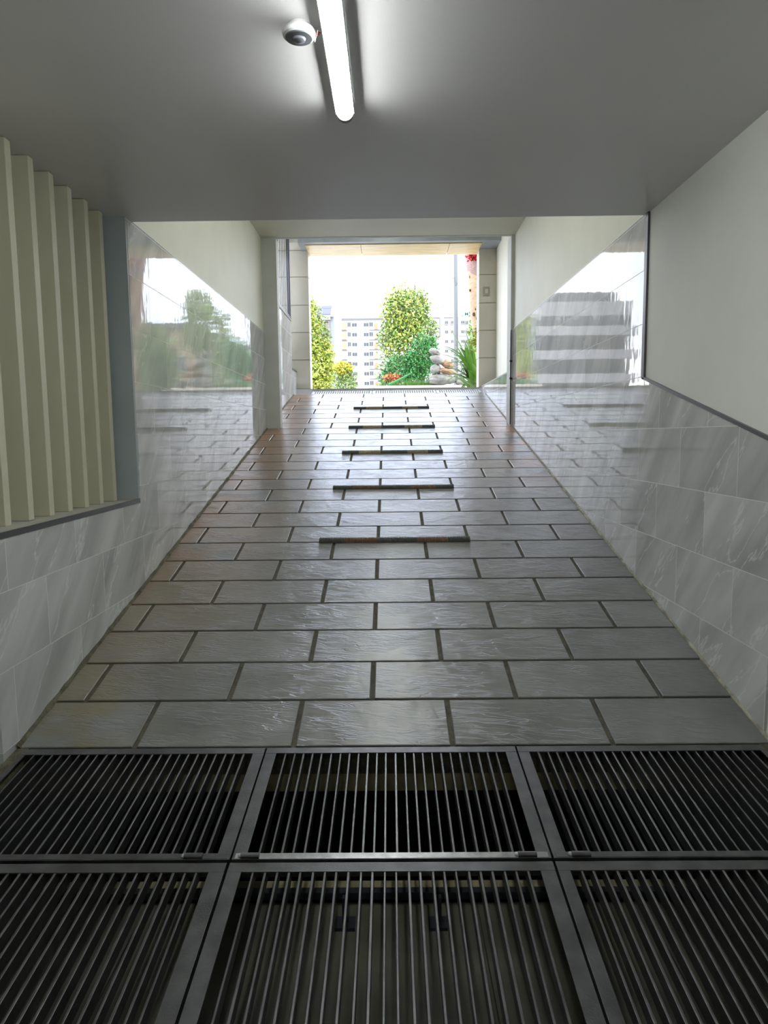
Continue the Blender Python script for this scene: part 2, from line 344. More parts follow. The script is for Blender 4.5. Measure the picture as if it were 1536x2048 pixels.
# ------------------------------------------------------------------ walls
b = MB()   # left: 0 tile 1 plaster 2 cream
b.box((-1.70, 2.48, -1.6), (-1.465, 4.03, .822), 0)
b.box((-1.70, 4.03, -1.6), (-1.465, 8.55, 2.43), 0)
b.box((-1.72, 4.03, 2.43), (-1.473, 8.55, 3.6), 2)
b.box((-1.70, 8.55, .8), (-1.465, 10.65, 2.93), 0)
b.box((-1.70, 8.55, 2.93), (-1.473, 9.0, 4.7), 2)
b.box((-1.70, 10.65, 1.2), (-1.465, 11.16, 2.215), 0)
b.box((-1.75, -4, -1.6), (-1.50, 2.48, .80), 1)
b.box((-2.0, -4, .80), (-1.75, 4.03, 2.5), 1)
b.box((-1.75, -4, .80), (-1.50, 1.6, 2.5), 1)
struct(b.build('wall_left', [M['tileL'], M['plaster'], M['cream']]))
b = MB().box((-1.75, 4.012, .80), (-1.4665, 4.03, 2.432)); struct(b.build('trim_3', M['reveal']))          # dark reveal
b = MB().box((-1.75, 1.6, .80), (-1.47, 4.012, .842)); struct(b.build('trim_4', M['sill']))
b = MB().box((-1.472, 1.6, .822), (-1.4625, 4.03, .846)); struct(b.build('trim_5', M['trim']))
b = MB()   # right
b.prism_x([(2.63, -1.6), (4.085, -1.6), (4.085, 1.515), (2.63, 1.142)], 1.465, 1.70, 0); b.box((1.465, 4.085, -1.6), (1.70, 8.55, 2.43), 0)
b.box((1.474, -4, -1.6), (1.72, 4.11, 2.5), 1)
b.box((1.474, 4.0, 2.43), (1.72, 8.55, 3.6), 2)
b.box((1.465, 8.55, .8), (1.69, 11.16, 1.955), 0)
b.box((1.69, 8.5, 1.3), (1.92, 11.45, 4.7), 2)
struct(b.build('wall_right', [M['tileR'], M['plaster'], M['cream']]))
b = MB()
b.prism_x([(4.05, 1.50), (4.05, 2.43), (4.088, 2.43), (4.088, 1.51)], 1.4615, 1.476); b.prism_x([(4.088, 1.51), (4.05, 1.516), (2.60, 1.150), (2.60, 1.134)], 1.4615, 1.476)
struct(b.build('trim_6', M['trim']))
b = MB().box((1.4625, 8.66, 1.955), (1.69, 11.15, 1.972)); struct(b.build('trim_7', M['trim']))
b = MB().box((-1.70, 8.57, 2.93), (-1.455, 10.66, 2.948)); struct(b.build('trim_8', M['sill']))
b = MB().box((-1.70, 10.655, 2.215), (-1.458, 11.15, 2.232)); struct(b.build('trim_9', M['trim']))
# thin white bead closing the top of the upper wall tiles
b = MB().box((-1.475, 4.13, 2.43), (-1.463, 8.39, 2.436)).box((1.463, 4.13, 2.43), (1.475, 8.39, 2.436)); struct(b.build('trim_10', M['white']))

# ceilings
b = MB().box((-2.0, -4, 2.43), (1.72, 4.12, 2.6), 0)
struct(b.build('ceiling', [M['ceiling']]))
b = MB().box((-1.72, 4.12, 3.5), (1.72, 8.38, 3.65)).box((-1.72, 4.06, 2.6), (1.72, 4.12, 3.65)); struct(b.build('ceiling', M['cream']))
b = MB().box((-2.95, 8.40, 4.55), (1.92, 11.2, 4.7)).box((-1.92, 8.34, 3.65), (1.92, 8.38, 4.55)); struct(b.build('ceiling', M['cream']))
# portal frame across the ramp
b = MB().box((-1.476, 8.33, 1.15), (-1.30, 8.49, 3.5)).box((1.435, 8.33, 1.15), (1.70, 8.58, 3.5)).box((-1.476, 8.33, 3.496), (1.70, 8.385, 3.56))
struct(b.build('trim_11', M['portal'], bevel=.004))
# room behind the camera
b = MB().box((-2.0, -4.2, -.9), (1.72, -4, 2.6)); struct(b.build('wall_back', M['plaster']))

# floor behind the grates and the sump below them
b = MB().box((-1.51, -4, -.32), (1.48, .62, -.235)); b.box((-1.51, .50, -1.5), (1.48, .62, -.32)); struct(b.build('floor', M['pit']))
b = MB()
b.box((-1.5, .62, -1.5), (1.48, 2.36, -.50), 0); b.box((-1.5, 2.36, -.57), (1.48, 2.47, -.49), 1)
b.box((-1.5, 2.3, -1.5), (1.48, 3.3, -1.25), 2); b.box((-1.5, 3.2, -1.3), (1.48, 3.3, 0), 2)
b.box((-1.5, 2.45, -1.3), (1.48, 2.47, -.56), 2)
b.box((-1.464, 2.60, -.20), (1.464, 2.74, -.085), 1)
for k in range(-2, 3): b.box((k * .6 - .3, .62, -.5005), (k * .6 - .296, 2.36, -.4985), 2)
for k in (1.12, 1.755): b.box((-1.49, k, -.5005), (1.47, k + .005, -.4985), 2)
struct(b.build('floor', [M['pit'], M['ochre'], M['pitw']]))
b = MB()
for x in (-1.445, 1.435):
    b.add([grt(x + dx, t, h) for h in (-.12, -.004) for dx, t in ((-.02, -.02), (.03, -.02), (.03, 2.05), (-.02, 2.05))],
          [(0, 3, 2, 1), (4, 5, 6, 7), (0, 1, 5, 4), (1, 2, 6, 5), (2, 3, 7, 6), (3, 0, 4, 7)])
struct(b.build('trim_12', M['moss']))

# ------------------------------------------------------------------ floor grates
def gbox(m_, x0, x1, t0, t1, h0, h1, mi=0):
    m_.add([grt(x, t, h) for h in (h0, h1) for x, t in ((x0, t0), (x1, t0), (x1, t1), (x0, t1))],
           [(0, 3, 2, 1), (4, 5, 6, 7), (0, 1, 5, 4), (1, 2, 6, 5), (2, 3, 7, 6), (3, 0, 4, 7)], mi)
def grate(x0, x1, t0, t1, label, hinges, sw, far):
    c = grt((x0 + x1) / 2, (t0 + t1) / 2)
    th = thing('floor_grate', label, 'floor grate', c, 'steel floor grates at the foot of the ramp')
    f = MB()
    wl, wr = sw; we = .038
    gbox(f, x0, x0 + wl, t0 + .002, t1 - .002, -.006, 0); gbox(f, x0, x0 + .005, t0, t1, -.045, -.005)
    gbox(f, x1 - wr, x1, t0 + .002, t1 - .002, -.006, 0); gbox(f, x1 - .005, x1, t0, t1, -.045, -.005)
    gbox(f, x0, x1, t0, t0 + we, -.0055, .0008); gbox(f, x0, x1, t0, t0 + .005, -.045, -.005)
    gbox(f, x0, x1, t1 - .026, t1, -.0055, .0008); gbox(f, x0, x1, t1 - .005, t1, -.045, -.005)
    f.build('frame', M['steel'], th, bevel=.0012)
    if hinges:
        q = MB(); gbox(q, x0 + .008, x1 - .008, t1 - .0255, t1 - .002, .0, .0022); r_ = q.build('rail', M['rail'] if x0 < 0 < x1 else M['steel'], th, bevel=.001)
    n = round((x1 - wr - x0 - wl) / .0345)
    for k in range(1, n):
        x = x0 + wl + (x1 - wr - x0 - wl) * k / n + random.uniform(-.0015, .0015)
        q = MB(); gbox(q, x - .0035, x + .0035, t0 + .006, t1 - .006, -.04, -.0015)
        j = random.uniform(-.0016, .0016)
        q.v = [(v[0] + (j if i in (1, 2, 5, 6) else -j) * .3, v[1], v[2]) for i, v in enumerate(q.v)]
        q.build('bar', M['bar'], th, bevel=.0014)
    for hx in hinges:
        q = MB(); q.tube([grt(hx - .028, t1 - .008, .007), grt(hx + .028, t1 - .008, .007)], .0085, 12)
        q.build('hinge', M['steel'], th, smooth=True)
        q = MB(); p = grt(hx - .03, t1 - .012, .004); q.lathe([(.001, -.004), (.007, -.002), (.009, .001), (.006, .005), (.001, .006)], p, 8)
        q.build('weld', M['drain'], th)
T1 = .632
grate(-1.425, -.4905, .012, T1, 'upper left steel floor grate against the tiled wall below the slats', [-.60], (.02, .042), 1)
grate(-.4845, .4715, .012, T1, 'upper middle steel floor grate with bright rail over the darkest pit', [-.43, .40], (.042, .042), 1)
grate(.4775, 1.415, .012, T1, 'upper right steel floor grate against the tiled wall', [.56], (.042, .02), 1)
T0 = T1 + .014; T2 = 1.98
grate(-1.425, -.4945, T0, T2, 'lower left steel floor grate closest to the viewer, dark pit below', [], (.02, .046), 0)
grate(-.4865, .4705, T0, T2, 'lower middle steel floor grate closest to the viewer, tiled pit floor seen through it', [], (.042, .044), 0)
grate(.4775, 1.415, T0, T2, 'lower right steel floor grate closest to the viewer', [], (.036, .02), 0)
b = MB(); b.box((-1.46, 2.36, -.50), (1.45, 2.375, -.455)).box((-1.46, 2.345, -.46), (1.45, 2.375, -.452))
tag(b.build('steel_angle', M['iron']), 'dark steel angle lying across the pit floor under the middle grates', 'steel angle')
for x, lab in ((-.17, 'left one of two small dark steel studs standing on the pit floor'), (.155, 'right one of two small dark steel studs standing on the pit floor')):
    b = MB().box((x - .010, 2.24, -.50), (x + .010, 2.26, -.40)).box((x - .035, 2.21, -.50), (x + .035, 2.27, -.488))
    tag(b.build('steel_stud', M['iron']), lab, 'stud', 'studs on the pit floor')

# ------------------------------------------------------------------ slats of the left opening
names = ['nearest the viewer', 'second from the viewer', 'third from the viewer', 'fourth from the viewer', 'fifth from the viewer', 'sixth from the viewer', 'second from the grey reveal', 'next to the grey reveal']
ys = [2.60 + .186 * k for k in range(8)]
for k, y in enumerate(ys):
    b = MB().box((-1.69, y, .8425), (-1.567, y + .046, 2.428))
    tag(b.build('vertical_slat', M['slat'], bevel=.002), 'cream vertical slat standing on the left sill, ' + names[k], 'slat', 'cream vertical slats on the left sill')

# ------------------------------------------------------------------ lamp, added fill lamps and sensor
def lamp(x, y0, y1, label, zc=2.43, gm='glow'):
    th = thing('tube_lamp', label, 'lamp', (x, (y0 + y1) / 2, zc)); dz = zc - 2.43
    q = MB().box((x - .030, y0 + .01, 2.412), (x + .030, y1 - .01, 2.43)).box((x - .035, y0 + .01, 2.392), (x - .0325, y1 - .01, 2.425)).box((x + .0325, y0 + .01, 2.392), (x + .035, y1 - .01, 2.425)); (setattr(q,'v',[(v[0],v[1],v[2]+dz) for v in q.v]), q.build('housing', M['white'], th, bevel=.003))
    q = MB(); n = 14; prof = [(.031 * cos(pi + pi * i / n), .034 * sin(pi + pi * i / n)) for i in range(n + 1)] + [(.031, .008), (-.031, .008)]
    ya, yb = y0 + .022, y1 - .022
    vs = [(x + px, ya, 2.403 + pz) for px, pz in prof] + [(x + px, yb, 2.403 + pz) for px, pz in prof]; m_ = len(prof)
    q.add(vs, [tuple(range(m_)), tuple(range(m_, 2 * m_))[::-1]] + [(i, (i + 1) % m_, m_ + (i + 1) % m_, m_ + i) for i in range(m_)])
    (setattr(q,'v',[(v[0],v[1],v[2]+dz) for v in q.v]), q.build('diffuser', M[gm], th, smooth=True))
    for a, c in ((y0, ya), (yb, y1)):
        q = MB(); vs = [(x + px * 1.06, a, 2.403 + pz * 1.06) for px, pz in prof] + [(x + px * 1.06, c, 2.403 + pz * 1.06) for px, pz in prof]
        q.add(vs, [tuple(range(m_)), tuple(range(m_, 2 * m_))[::-1]] + [(i, (i + 1) % m_, m_ + (i + 1) % m_, m_ + i) for i in range(m_)])
        (setattr(q,'v',[(v[0],v[1],v[2]+dz) for v in q.v]), q.build('end_cap', M['cap'], th))
lamp(-.155, 1.55, 2.755, 'lit white tube lamp fixed along the grey ceiling')
lamp(-.155, -3.4, -2.2, 'added unseen fill lamp on the ceiling behind the viewer')  # added out of view to brighten the near section
lamp(-.03, 4.5, 5.7, 'added unseen fill lamp on the raised ceiling, nearer the grates', 3.5, 'added_glow')  # added out of view to brighten the ramp and cream walls
lamp(-.03, 6.1, 7.3, 'added unseen fill lamp on the raised ceiling, nearer the exit', 3.5, 'added_glow')  # second added, unseen lamp filling the raised section with light
lamp(-.03, 9.0, 10.2, 'added unseen fill lamp on the high ceiling between portal and facade', 4.55, 'added_glow')  # added out of view to brighten the upper ramp and facade columns
SX, SY = -.262, 2.232
th = thing('motion_sensor', 'round white ceiling sensor hanging beside the tube lamp', 'sensor', (SX, SY, 2.43))
MB().lathe([(.028, .0), (.029, -.016), (.047, -.018), (.0505, -.026), (.048, -.035), (.0425, -.039)], (SX, SY, 2.43)).build('body', M['white'], th, smooth=True)
MB().lathe([(.0425, -.038), (.040, -.042), (.022, -.0435), (.0205, -.0425)], (SX, SY, 2.43)).build('ring', M['greyp'], th, smooth=True)
MB().lathe([(.021, -.0425), (.018, -.048), (.010, -.051), (.002, -.052)], (SX, SY, 2.43)).build('lens', mat('grey_lens', (.12, .12, .14, 1), .2), th, smooth=True)
for i, (dy, m_) in enumerate(((.004, M['copper']), (-.004, M['copper']), (.012, M['white']), (-.012, M['bar']))):
    MB().tube([(SX + .03, SY + .006 + dy, 2.412), (SX + .044, SY + .018 + dy * 2, 2.402), (SX + .058, SY + .006 - dy, 2.408), (-.186, SY + .014 + dy, 2.412)], .0016, 6).build('wire', m_, th, smooth=True)

# ------------------------------------------------------------------ ribbed strips across the ramp
bl = ['nearest the grates', 'second up from the grates', 'third up from the grates', 'fourth up from the grates', 'farthest up, by the drain']
for k in range(5):
    s_ = (7 + 4 * k) * .3105 + (.0 if k else .0)
    x0, x1 = -.487, .543
    th = thing('ribbed_strip', 'half-round ribbed strip with dark and tan bands across the ramp, ' + bl[k], 'ribbed strip', ramp(.03, s_), 'ribbed anti-slip strips across the ramp')
    segs = 6; cuts = [x0 + (x1 - x0) * i / segs for i in range(segs + 1)]
    tan_ = M['brown'] if k < 2 else M['ochr2']
    nm = {0: M['rubber'], 1: tan_, 2: M['rubber'], 3: M['rubber'], 4: tan_, 5: M['rubber']}
    groups = [(cuts[0], cuts[1], M['rubber']), (cuts[1], cuts[2] + .05, tan_), (cuts[2] + .05, cuts[4] - .02, M['rubber']), (cuts[4] - .02, cuts[5] + .02, tan_), (cuts[5] + .02, cuts[6], M['rubber'])]
    for a, c, m_ in groups:
        q = MB(); n = int((c - a) / .0105); seg = 8
        vs = []; fs = []; ring = []
        xs = []
        for i in range(n):
            xa = a + (c - a) * i / n; wd = (c - a) / n
            xs += [(xa, .025), (xa + wd * .38, .025), (xa + wd * .5, .0295), (xa + wd * .88, .0295)]
        xs.append((c, .025))
        for x, r in xs:
            for j in range(seg + 1):
                an = pi * j / seg; vs.append(ramp(x, s_ - r * cos(an) * 1.0, max(r * 1.05 * sin(an), -.002)))
        for i in range(len(xs) - 1):
            for j in range(seg): p = i * (seg + 1) + j; fs.append((p, p + 1, p + seg + 2, p + seg + 1))
        fs += [tuple(range(seg + 1)), tuple(range((len(xs) - 1) * (seg + 1), len(xs) * (seg + 1)))]
        q.add(vs, fs); q.build('band', m_, th)

# ------------------------------------------------------------------ drain covers at the top
dl = ['left one of the three', 'middle one of the three', 'right one of the three']
for k, (x0, x1) in enumerate(((-1.20, -.27), (-.255, .72), (.735, 1.42))):
    q = MB(); s0, s1 = SL + .01, SL + .33
    n = int((x1 - x0 - .06) / .034)
    def db(xa, xb, sa, sb, h0=-.005, h1=.0):
        q.add([ramp(x, s_, h) for h in (h0, h1) for x, s_ in ((xa, sa), (xb, sa), (xb, sb), (xa, sb))], [(0, 3, 2, 1), (4, 5, 6, 7), (0, 1, 5, 4), (1, 2, 6, 5), (2, 3, 7, 6), (3, 0, 4, 7)])
    db(x0, x1, s0, s0 + .04); db(x0, x1, s1 - .045, s1); db(x0, x0 + .03, s0, s1); db(x1 - .03, x1, s0, s1)
    wd = (x1 - x0 - .06) / n
    for i in range(n): db(x0 + .03 + wd * i, x0 + .03 + wd * (i + .42), s0 + .03, s1 - .04)
    tag(q.build('drain_cover', M['drain']), 'pale slotted drain cover at the top of the ramp, ' + dl[k], 'drain cover', 'drain covers at the top of the ramp')
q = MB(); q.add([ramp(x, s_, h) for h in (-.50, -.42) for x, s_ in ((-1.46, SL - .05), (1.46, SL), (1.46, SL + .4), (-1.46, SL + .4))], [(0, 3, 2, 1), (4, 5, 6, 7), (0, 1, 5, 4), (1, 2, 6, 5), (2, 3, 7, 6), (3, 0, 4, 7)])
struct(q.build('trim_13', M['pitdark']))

# ------------------------------------------------------------------ facade: columns, lintel, upper wall
zj = [1.4, 1.955, 2.41, 2.835, 3.255, 3.685, 4.09]
def column(x0, x1, y0, y1):
    q = MB()
    for a, c in zip(zj, zj[1:]): q.box((x0, y0, a + .006), (x1, y1, c - .006), 0)
    q.box((x0 + .008, y0 + .008, zj[0]), (x1 - .008, y1 - .008, zj[-1]), 1)
    return struct(q.build('trim_14' if x0 < 0 else 'trim_15', [M['stone'], M['joint']], bevel=.004))
column(-1.72, -1.245, 11.15, 11.42); column(1.42, 1.74, 11.15, 11.42)
q = MB().box((-1.34, 10.68, 4.075), (1.69, 11.36, 4.7), 0); q.box((-1.80, 11.12, 4.095), (1.95, 11.42, 7.0), 1); q.box((-2.6, 11.16, 1.4), (-1.72, 11.42, 7.0), 1); q.box((1.74, 11.16, 1.4), (2.8, 11.42, 7.0), 1)
q.box((-1.92, 10.72, 4.09), (-1.34, 11.15, 4.7), 1)
struct(q.build('wall_front', [M['lintel'], M['stone']]))
q = MB()
for a, c in ((-1.245, -.41), (-.404, .93), (.936, 1.42)): q.box((a, 10.79, 4.062), (c, 11.43, 4.0755))
struct(q.build('trim_16', M['soffit'], bevel=.001))
th = thing('wall_plate', 'small square stone-coloured switch plate on the right facade column', 'wall plate', (1.535, 11.15, 3.43))
MB().box((1.488, 11.135, 3.36), (1.585, 11.15, 3.50)).build('plate', M['joint'], th, bevel=.003)
MB().box((1.512, 11.128, 3.395), (1.561, 11.137, 3.465)).build('button', M['stone'], th, bevel=.003)
# barred opening left above the ledge
th = thing('window_grille', 'dark barred window grille above the left ledge past the portal', 'grille', (-1.58, 9.8, 2.95))
q = MB().box((-1.50, 8.98, 2.948), (-1.46, 10.63, 2.985)).box((-1.50, 8.98, 4.50), (-1.46, 10.63, 4.54)).box((-1.50, 8.98, 2.95), (-1.46, 9.02, 4.54)).box((-1.50, 10.59, 2.95), (-1.46, 10.63, 4.54))
q.build('frame', M['iron'], th)
for k in range(10):
    y = 9.10 + k * .152; MB().box((-1.469, y - .022, 2.97), (-1.464, y + .022, 4.52)).build('bar', M['iron'], th)
struct(MB().box((-2.9, 8.2, .8), (-2.7, 11.16, 4.7)).build('wall_outer', M['portal']))
# latch pins and rod on the right portal post
for z, lab in ((2.06, 'upper'), (1.86, 'lower')):
    tag(MB().tube([(1.425, 8.322, z), (1.455, 8.322, z)], .012, 8).build('latch_pin', M['iron'], smooth=True), lab + ' one of two short dark pins on the right portal post', 'pin', 'latch pins on the right portal post')
tag(MB().tube([(1.440, 8.327, 2.42), (1.437, 8.322, 2.36), (1.437, 8.325, 2.1), (1.438, 8.325, 1.32)], .006, 8).build('thin_rod', M['iron'], smooth=True), 'thin dark rod running down the right portal post', 'rod')

# ------------------------------------------------------------------ street and greenery outside
struct(MB().box((-60, 11.07, 1.2), (60, 60, ZT)).build('street', M['street']))
struct(MB().box((-300, 60, -8), (300, 420, -7)).build('valley_ground', M['street']))

def leaves(n, inside, size, seed, asp=.5):
    rnd = random.Random(seed); q = MB(); k = 0
    while k < n:
        p = inside(rnd)
        if p is None: continue
        k += 1
        d = Vector((rnd.gauss(0, 1), rnd.gauss(0, 1), rnd.gauss(-.2, .8))).normalized(); u = d.cross(Vector((rnd.gauss(0, 1), rnd.gauss(0, 1), rnd.gauss(0, 1)))).normalized()
        nrm = d.cross(u); L_ = size * rnd.uniform(.7, 1.3); W_ = L_ * asp
        p = Vector(p); q.add([p, p + d * L_ * .5 + u * W_ * .5 - nrm * W_ * .12, p + d * L_ - nrm * L_ * .15, p + d * L_ * .5 - u * W_ * .5 - nrm * W_ * .12], [(0, 1, 2), (0, 2, 3)])
    return q
def blob(cs, shell=.55, lump=.25, fr=1.6):
    """cs: list of (centre, radii)"""
    wts = [r[0] * r[2] for c, r in cs]
    def f(rnd):
        c, r = rnd.choices(cs, wts)[0]
        d = Vector((rnd.gauss(0, 1), rnd.gauss(0, 1), rnd.gauss(0, 1))).normalized()
        rr = rnd.uniform(shell, 1) * (1 + lump * noise.noise(d * fr * 2 + Vector(c) * 3))
        return (c[0] + d.x * r[0] * rr, c[1] + d.y * r[1] * rr, c[2] + d.z * r[2] * rr)
    return f
def tree(name, label, cat, base, cs, n, size, leafm, trunk_r, seed, group=None, accents=None, asp=.5):
    th = thing(name, label, cat, base, group)
    leaves(n, blob(cs), size, seed, asp).build('foliage', M[leafm], th)
    if accents:
        for m_, cs2, n2 in accents: leaves(n2, blob(cs2, .7), size, seed + 5, asp).build('foliage', M[m_], th)
    top = cs[0][0]; q = MB()
    pts = [base, (base[0] + .03, base[1], (base[2] + top[2]) / 2), (top[0], top[1], top[2])]
    q.tube(pts, [trunk_r, trunk_r * .8, trunk_r * .4], 8)
    rnd = random.Random(seed)
    for c, r in cs:
        q.tube([pts[1], ((pts[1][0] + c[0]) / 2, c[1], (pts[1][2] + c[2]) / 2 + .05), c], [trunk_r * .5, trunk_r * .4, trunk_r * .2], 6)
    q.build('trunk', M['bark'], th, smooth=True)
    return th
tree('street_tree', 'tall leafy green tree in the middle of the exit opening', 'tree', (.95, 35.2, ZT),
     [((.93, 35.2, 5.53), (1.44, 1.4, 1.9)), ((.83, 35.2, 7.12), (1.25, 1.3, 1.2)), ((1.2, 35.2, 7.52), (1.0, 1.1, 1.0)), ((.45, 35.2, 7.6), (.67, .8, .88)), ((.24, 35.2, 6.16), (.80, 1, .8)), ((1.76, 35.2, 6.3), (.72, .8, .96)), ((.72, 35.0, 4.1), (1.2, 1.3, 1.3))],
     11000, .165, 'leafM', .14, 3, accents=[('leafY', [((.72, 34.9, 7.3), (1.2, 1.3, 1.36)), ((.8, 34.9, 5.85), (1.12, 1.3, 1.3))], 1700)])
tree('street_tree', 'yellow-green tree at the left edge of the exit opening in front of the solar house', 'tree', (-4.3, 40, ZT),
     [((-4.2, 40, 5.05), (1.15, 1.1, 1.6)), ((-4.4, 40, 7.3), (.67, .8, 1.76)), ((-3.7, 40, 6.0), (.67, .8, .8)), ((-4.6, 40, 8.4), (.45, .6, 1.0)), ((-3.45, 40, 4.9), (.50, .6, .8)), ((-4.0, 40, 4.1), (.88, .8, .72))],
     6500, .19, 'leafY', .13, 5, accents=[('leafM', [((-4.2, 40.2, 6.0), (.95, .8, 2.4))], 2400)])
tree('bright_bush', 'bright yellow bush between the left tree and the white apartment block', 'bush', (-1.85, 30, ZT),
     [((-1.85, 30, 3.4), (.50, .5, .85)), ((-1.9, 30, 4.0), (.38, .4, .42))], 2200, .11, 'leafM', .05, 8, accents=[('leafB', [((-1.92, 29.8, 4.1), (.40, .4, .28))], 600)])
tree('green_shrub', 'dense emerald shrub in front of the middle tree', 'shrub', (.85, 17.6, ZT),
     [((.85, 17.6, 3.12), (.40, .38, .62)), ((.64, 17.6, 2.9), (.40, .33, .42)), ((1.04, 17.6, 3.25), (.22, .33, .44)), ((.32, 17.8, 2.9), (.50, .33, .38)), ((.0, 17.9, 2.7), (.3, .3, .25))], 6400, .06, 'leafG', .03, 11, asp=.6)
tree('street_tree', 'round green tree hidden right of the exit, seen mirrored in the left wall tiles', 'tree', (5.6, 25, ZT), [((5.6, 25, 4.0), (1.0, 1, 1.3)), ((5.2, 25, 3.2), (.8, .8, .8))], 3500, .17, 'leafM', .1, 13)
tree('street_tree', 'tall green tree hidden right of the exit, seen mirrored beside the pale buildings', 'tree', (4.0, 27, ZT), [((4.0, 27, 5.2), (1.0, 1, 1.2)), ((3.7, 27, 4.0), (.7, .8, .9)), ((4.3, 27, 6.2), (.6, .7, .7))], 3500, .17, 'leafM', .1, 14)
# grass bank with flowers
q = MB(); rnd = random.Random(2)
for i in range(2600):
    x = rnd.uniform(-.25, 1.15); y = rnd.uniform(15.0, 15.9); h = rnd.uniform(.08, .17)
    z = 2.25
    if x < .33 and y > 15.1: continue
    a = rnd.uniform(0, pi); dx, dy = .008 * cos(a), .008 * sin(a); l = rnd.uniform(-.05, .05)
    q.add([(x - dx, y - dy, z), (x + dx, y + dy, z), (x + l, y + l * .5, z + h)], [(0, 1, 2)])
tag(q.build('grass', M['blade']), 'short bright grass on the raised bed beyond the drain', 'grass', kind='stuff')
th = thing('planter_bed', 'low pale raised bed edge holding grass and rocks beyond the drain', 'planter', (.5, 15.2, ZT))
MB().box((-.28, 14.95, ZT), (1.95, 15.95, 2.25)).build('bed', M['moss'], th); MB().box((-.30, 14.88, ZT), (1.97, 14.95, 2.262)).build('edge', M['stone'], th)
th = thing('flower_clump', 'low clump of orange flowers on the left of the grass bed', 'flowers', (.08, 15.4, 2.25))
leaves(420, blob([((.06, 15.4, 2.46), (.22, .15, .11))], .4), .045, 21, .8).build('petals', M['orange'], th)
leaves(300, blob([((.06, 15.45, 2.40), (.24, .15, .12))], .3), .06, 22).build('foliage', M['leafG'], th)
tag(MB().tube([(.0, 14.92, 2.28), (.30, 14.90, 2.42), (.5, 14.88, 2.53)], [.03, .025, .015], 8).build('fallen_branch', M['leafG'], smooth=True), 'dark green diagonal stem leaning over the grass bed', 'branch')
# rocks
def rock(c, r, seed, m_, label, rot=0):
    bm = bmesh.new(); bmesh.ops.create_icosphere(bm, subdivisions=4, radius=1)
    R_ = Matrix.Rotation(rot, 3, 'Y')
    for v in bm.verts:
        d = v.co.normalized(); k = 1 + .22 * noise.noise(d * 1.7 + Vector((seed, 0, 0))) + .08 * noise.noise(d * 5 + Vector((0, seed, 0)))
        p = R_ @ Vector((d.x * r[0] * k, d.y * r[1] * k, d.z * r[2] * k)); v.co = p + Vector(c)
    me = bpy.data.meshes.new('garden_rock'); bm.to_mesh(me); bm.free(); me.materials.append(m_)
    me.polygons.foreach_set('use_smooth', [True] * len(me.polygons))
    o = bpy.data.objects.new('garden_rock', me); C.objects.link(o); return tag(o, label, 'rock', 'stacked rocks on the bed beyond the drain')
rock((1.12, 14.98, 2.385), (.29, .17, .115), 1, M['rock'], 'broad pale rock at the base of the rock stack')
rock((1.25, 14.93, 2.545), (.19, .12, .065), 2, M['rocko'], 'tan wedge-shaped rock on the broad base rock', .2)
rock((.99, 14.98, 2.60), (.125, .12, .105), 3, M['rock'], 'pale round rock in the middle of the stack')
rock((1.25, 14.98, 2.70), (.13, .12, .095), 4, M['rocko'], 'cream and tan rock leaning right in the stack', .4)
rock((1.05, 14.98, 2.80), (.17, .13, .095), 5, M['rock'], 'pale hollowed rock near the top of the stack', .3)
rock((.98, 15.0, 2.965), (.13, .10, .07), 6, M['rock'], 'topmost pale rock of the stack', .5)
rock((1.52, 14.98, 2.345), (.10, .12, .10), 7, M['rock'], 'small greenish rock right of the stack, below the strap leaves')
# strap-leaved plant
th = thing('strap_leaf_plant', 'large strap-leaved green plant at the right edge of the opening', 'plant', (1.62, 13.6, ZT))
rnd = random.Random(31)
def blade(base, az, up, ln, wd, droop, m_, nm='leaf'):
    q = MB(); n = 9; vs = []; p = Vector(base); d = Vector((cos(az) * cos(up), sin(az) * cos(up), sin(up)))
    side = Vector((-sin(az), cos(az), 0))
    for i in range(n + 1):
        t = i / n; wv = wd * (math.sin(pi * min(1, .18 + t * .82)) ** .7 if t < 1 else 0) * .5
        vs += [p - side * wv, p - Vector((0, 0, wv * .25)), p + side * wv]
        d = (d + Vector((0, 0, -droop / n))).normalized(); p = p + d * ln / n
    fs = []
    for i in range(n):
        for j in range(2): a = i * 3 + j; fs.append((a, a + 1, a + 4, a + 3))
    q.add(vs, fs); return q.build(nm, m_, th, smooth=True)
for i in range(84):
    az = pi + rnd.uniform(-1.5, 1.5); up = rnd.uniform(.45, 1.4); pale = rnd.random() < .22
    blade((1.66 + rnd.uniform(-.10, .08), 13.6 + rnd.uniform(-.12, .12), 2.0 + rnd.uniform(0, .55)), az, up, rnd.uniform(.55, .9), .085 if not pale else .028, rnd.uniform(.4, 1.3), M['bladeP'] if pale else M['blade'])
q = MB().lathe([(.09, 0), (.08, .3), (.06, .7)], (1.66, 13.6, ZT), 10); q.build('stem', M['bark'], th, smooth=True)
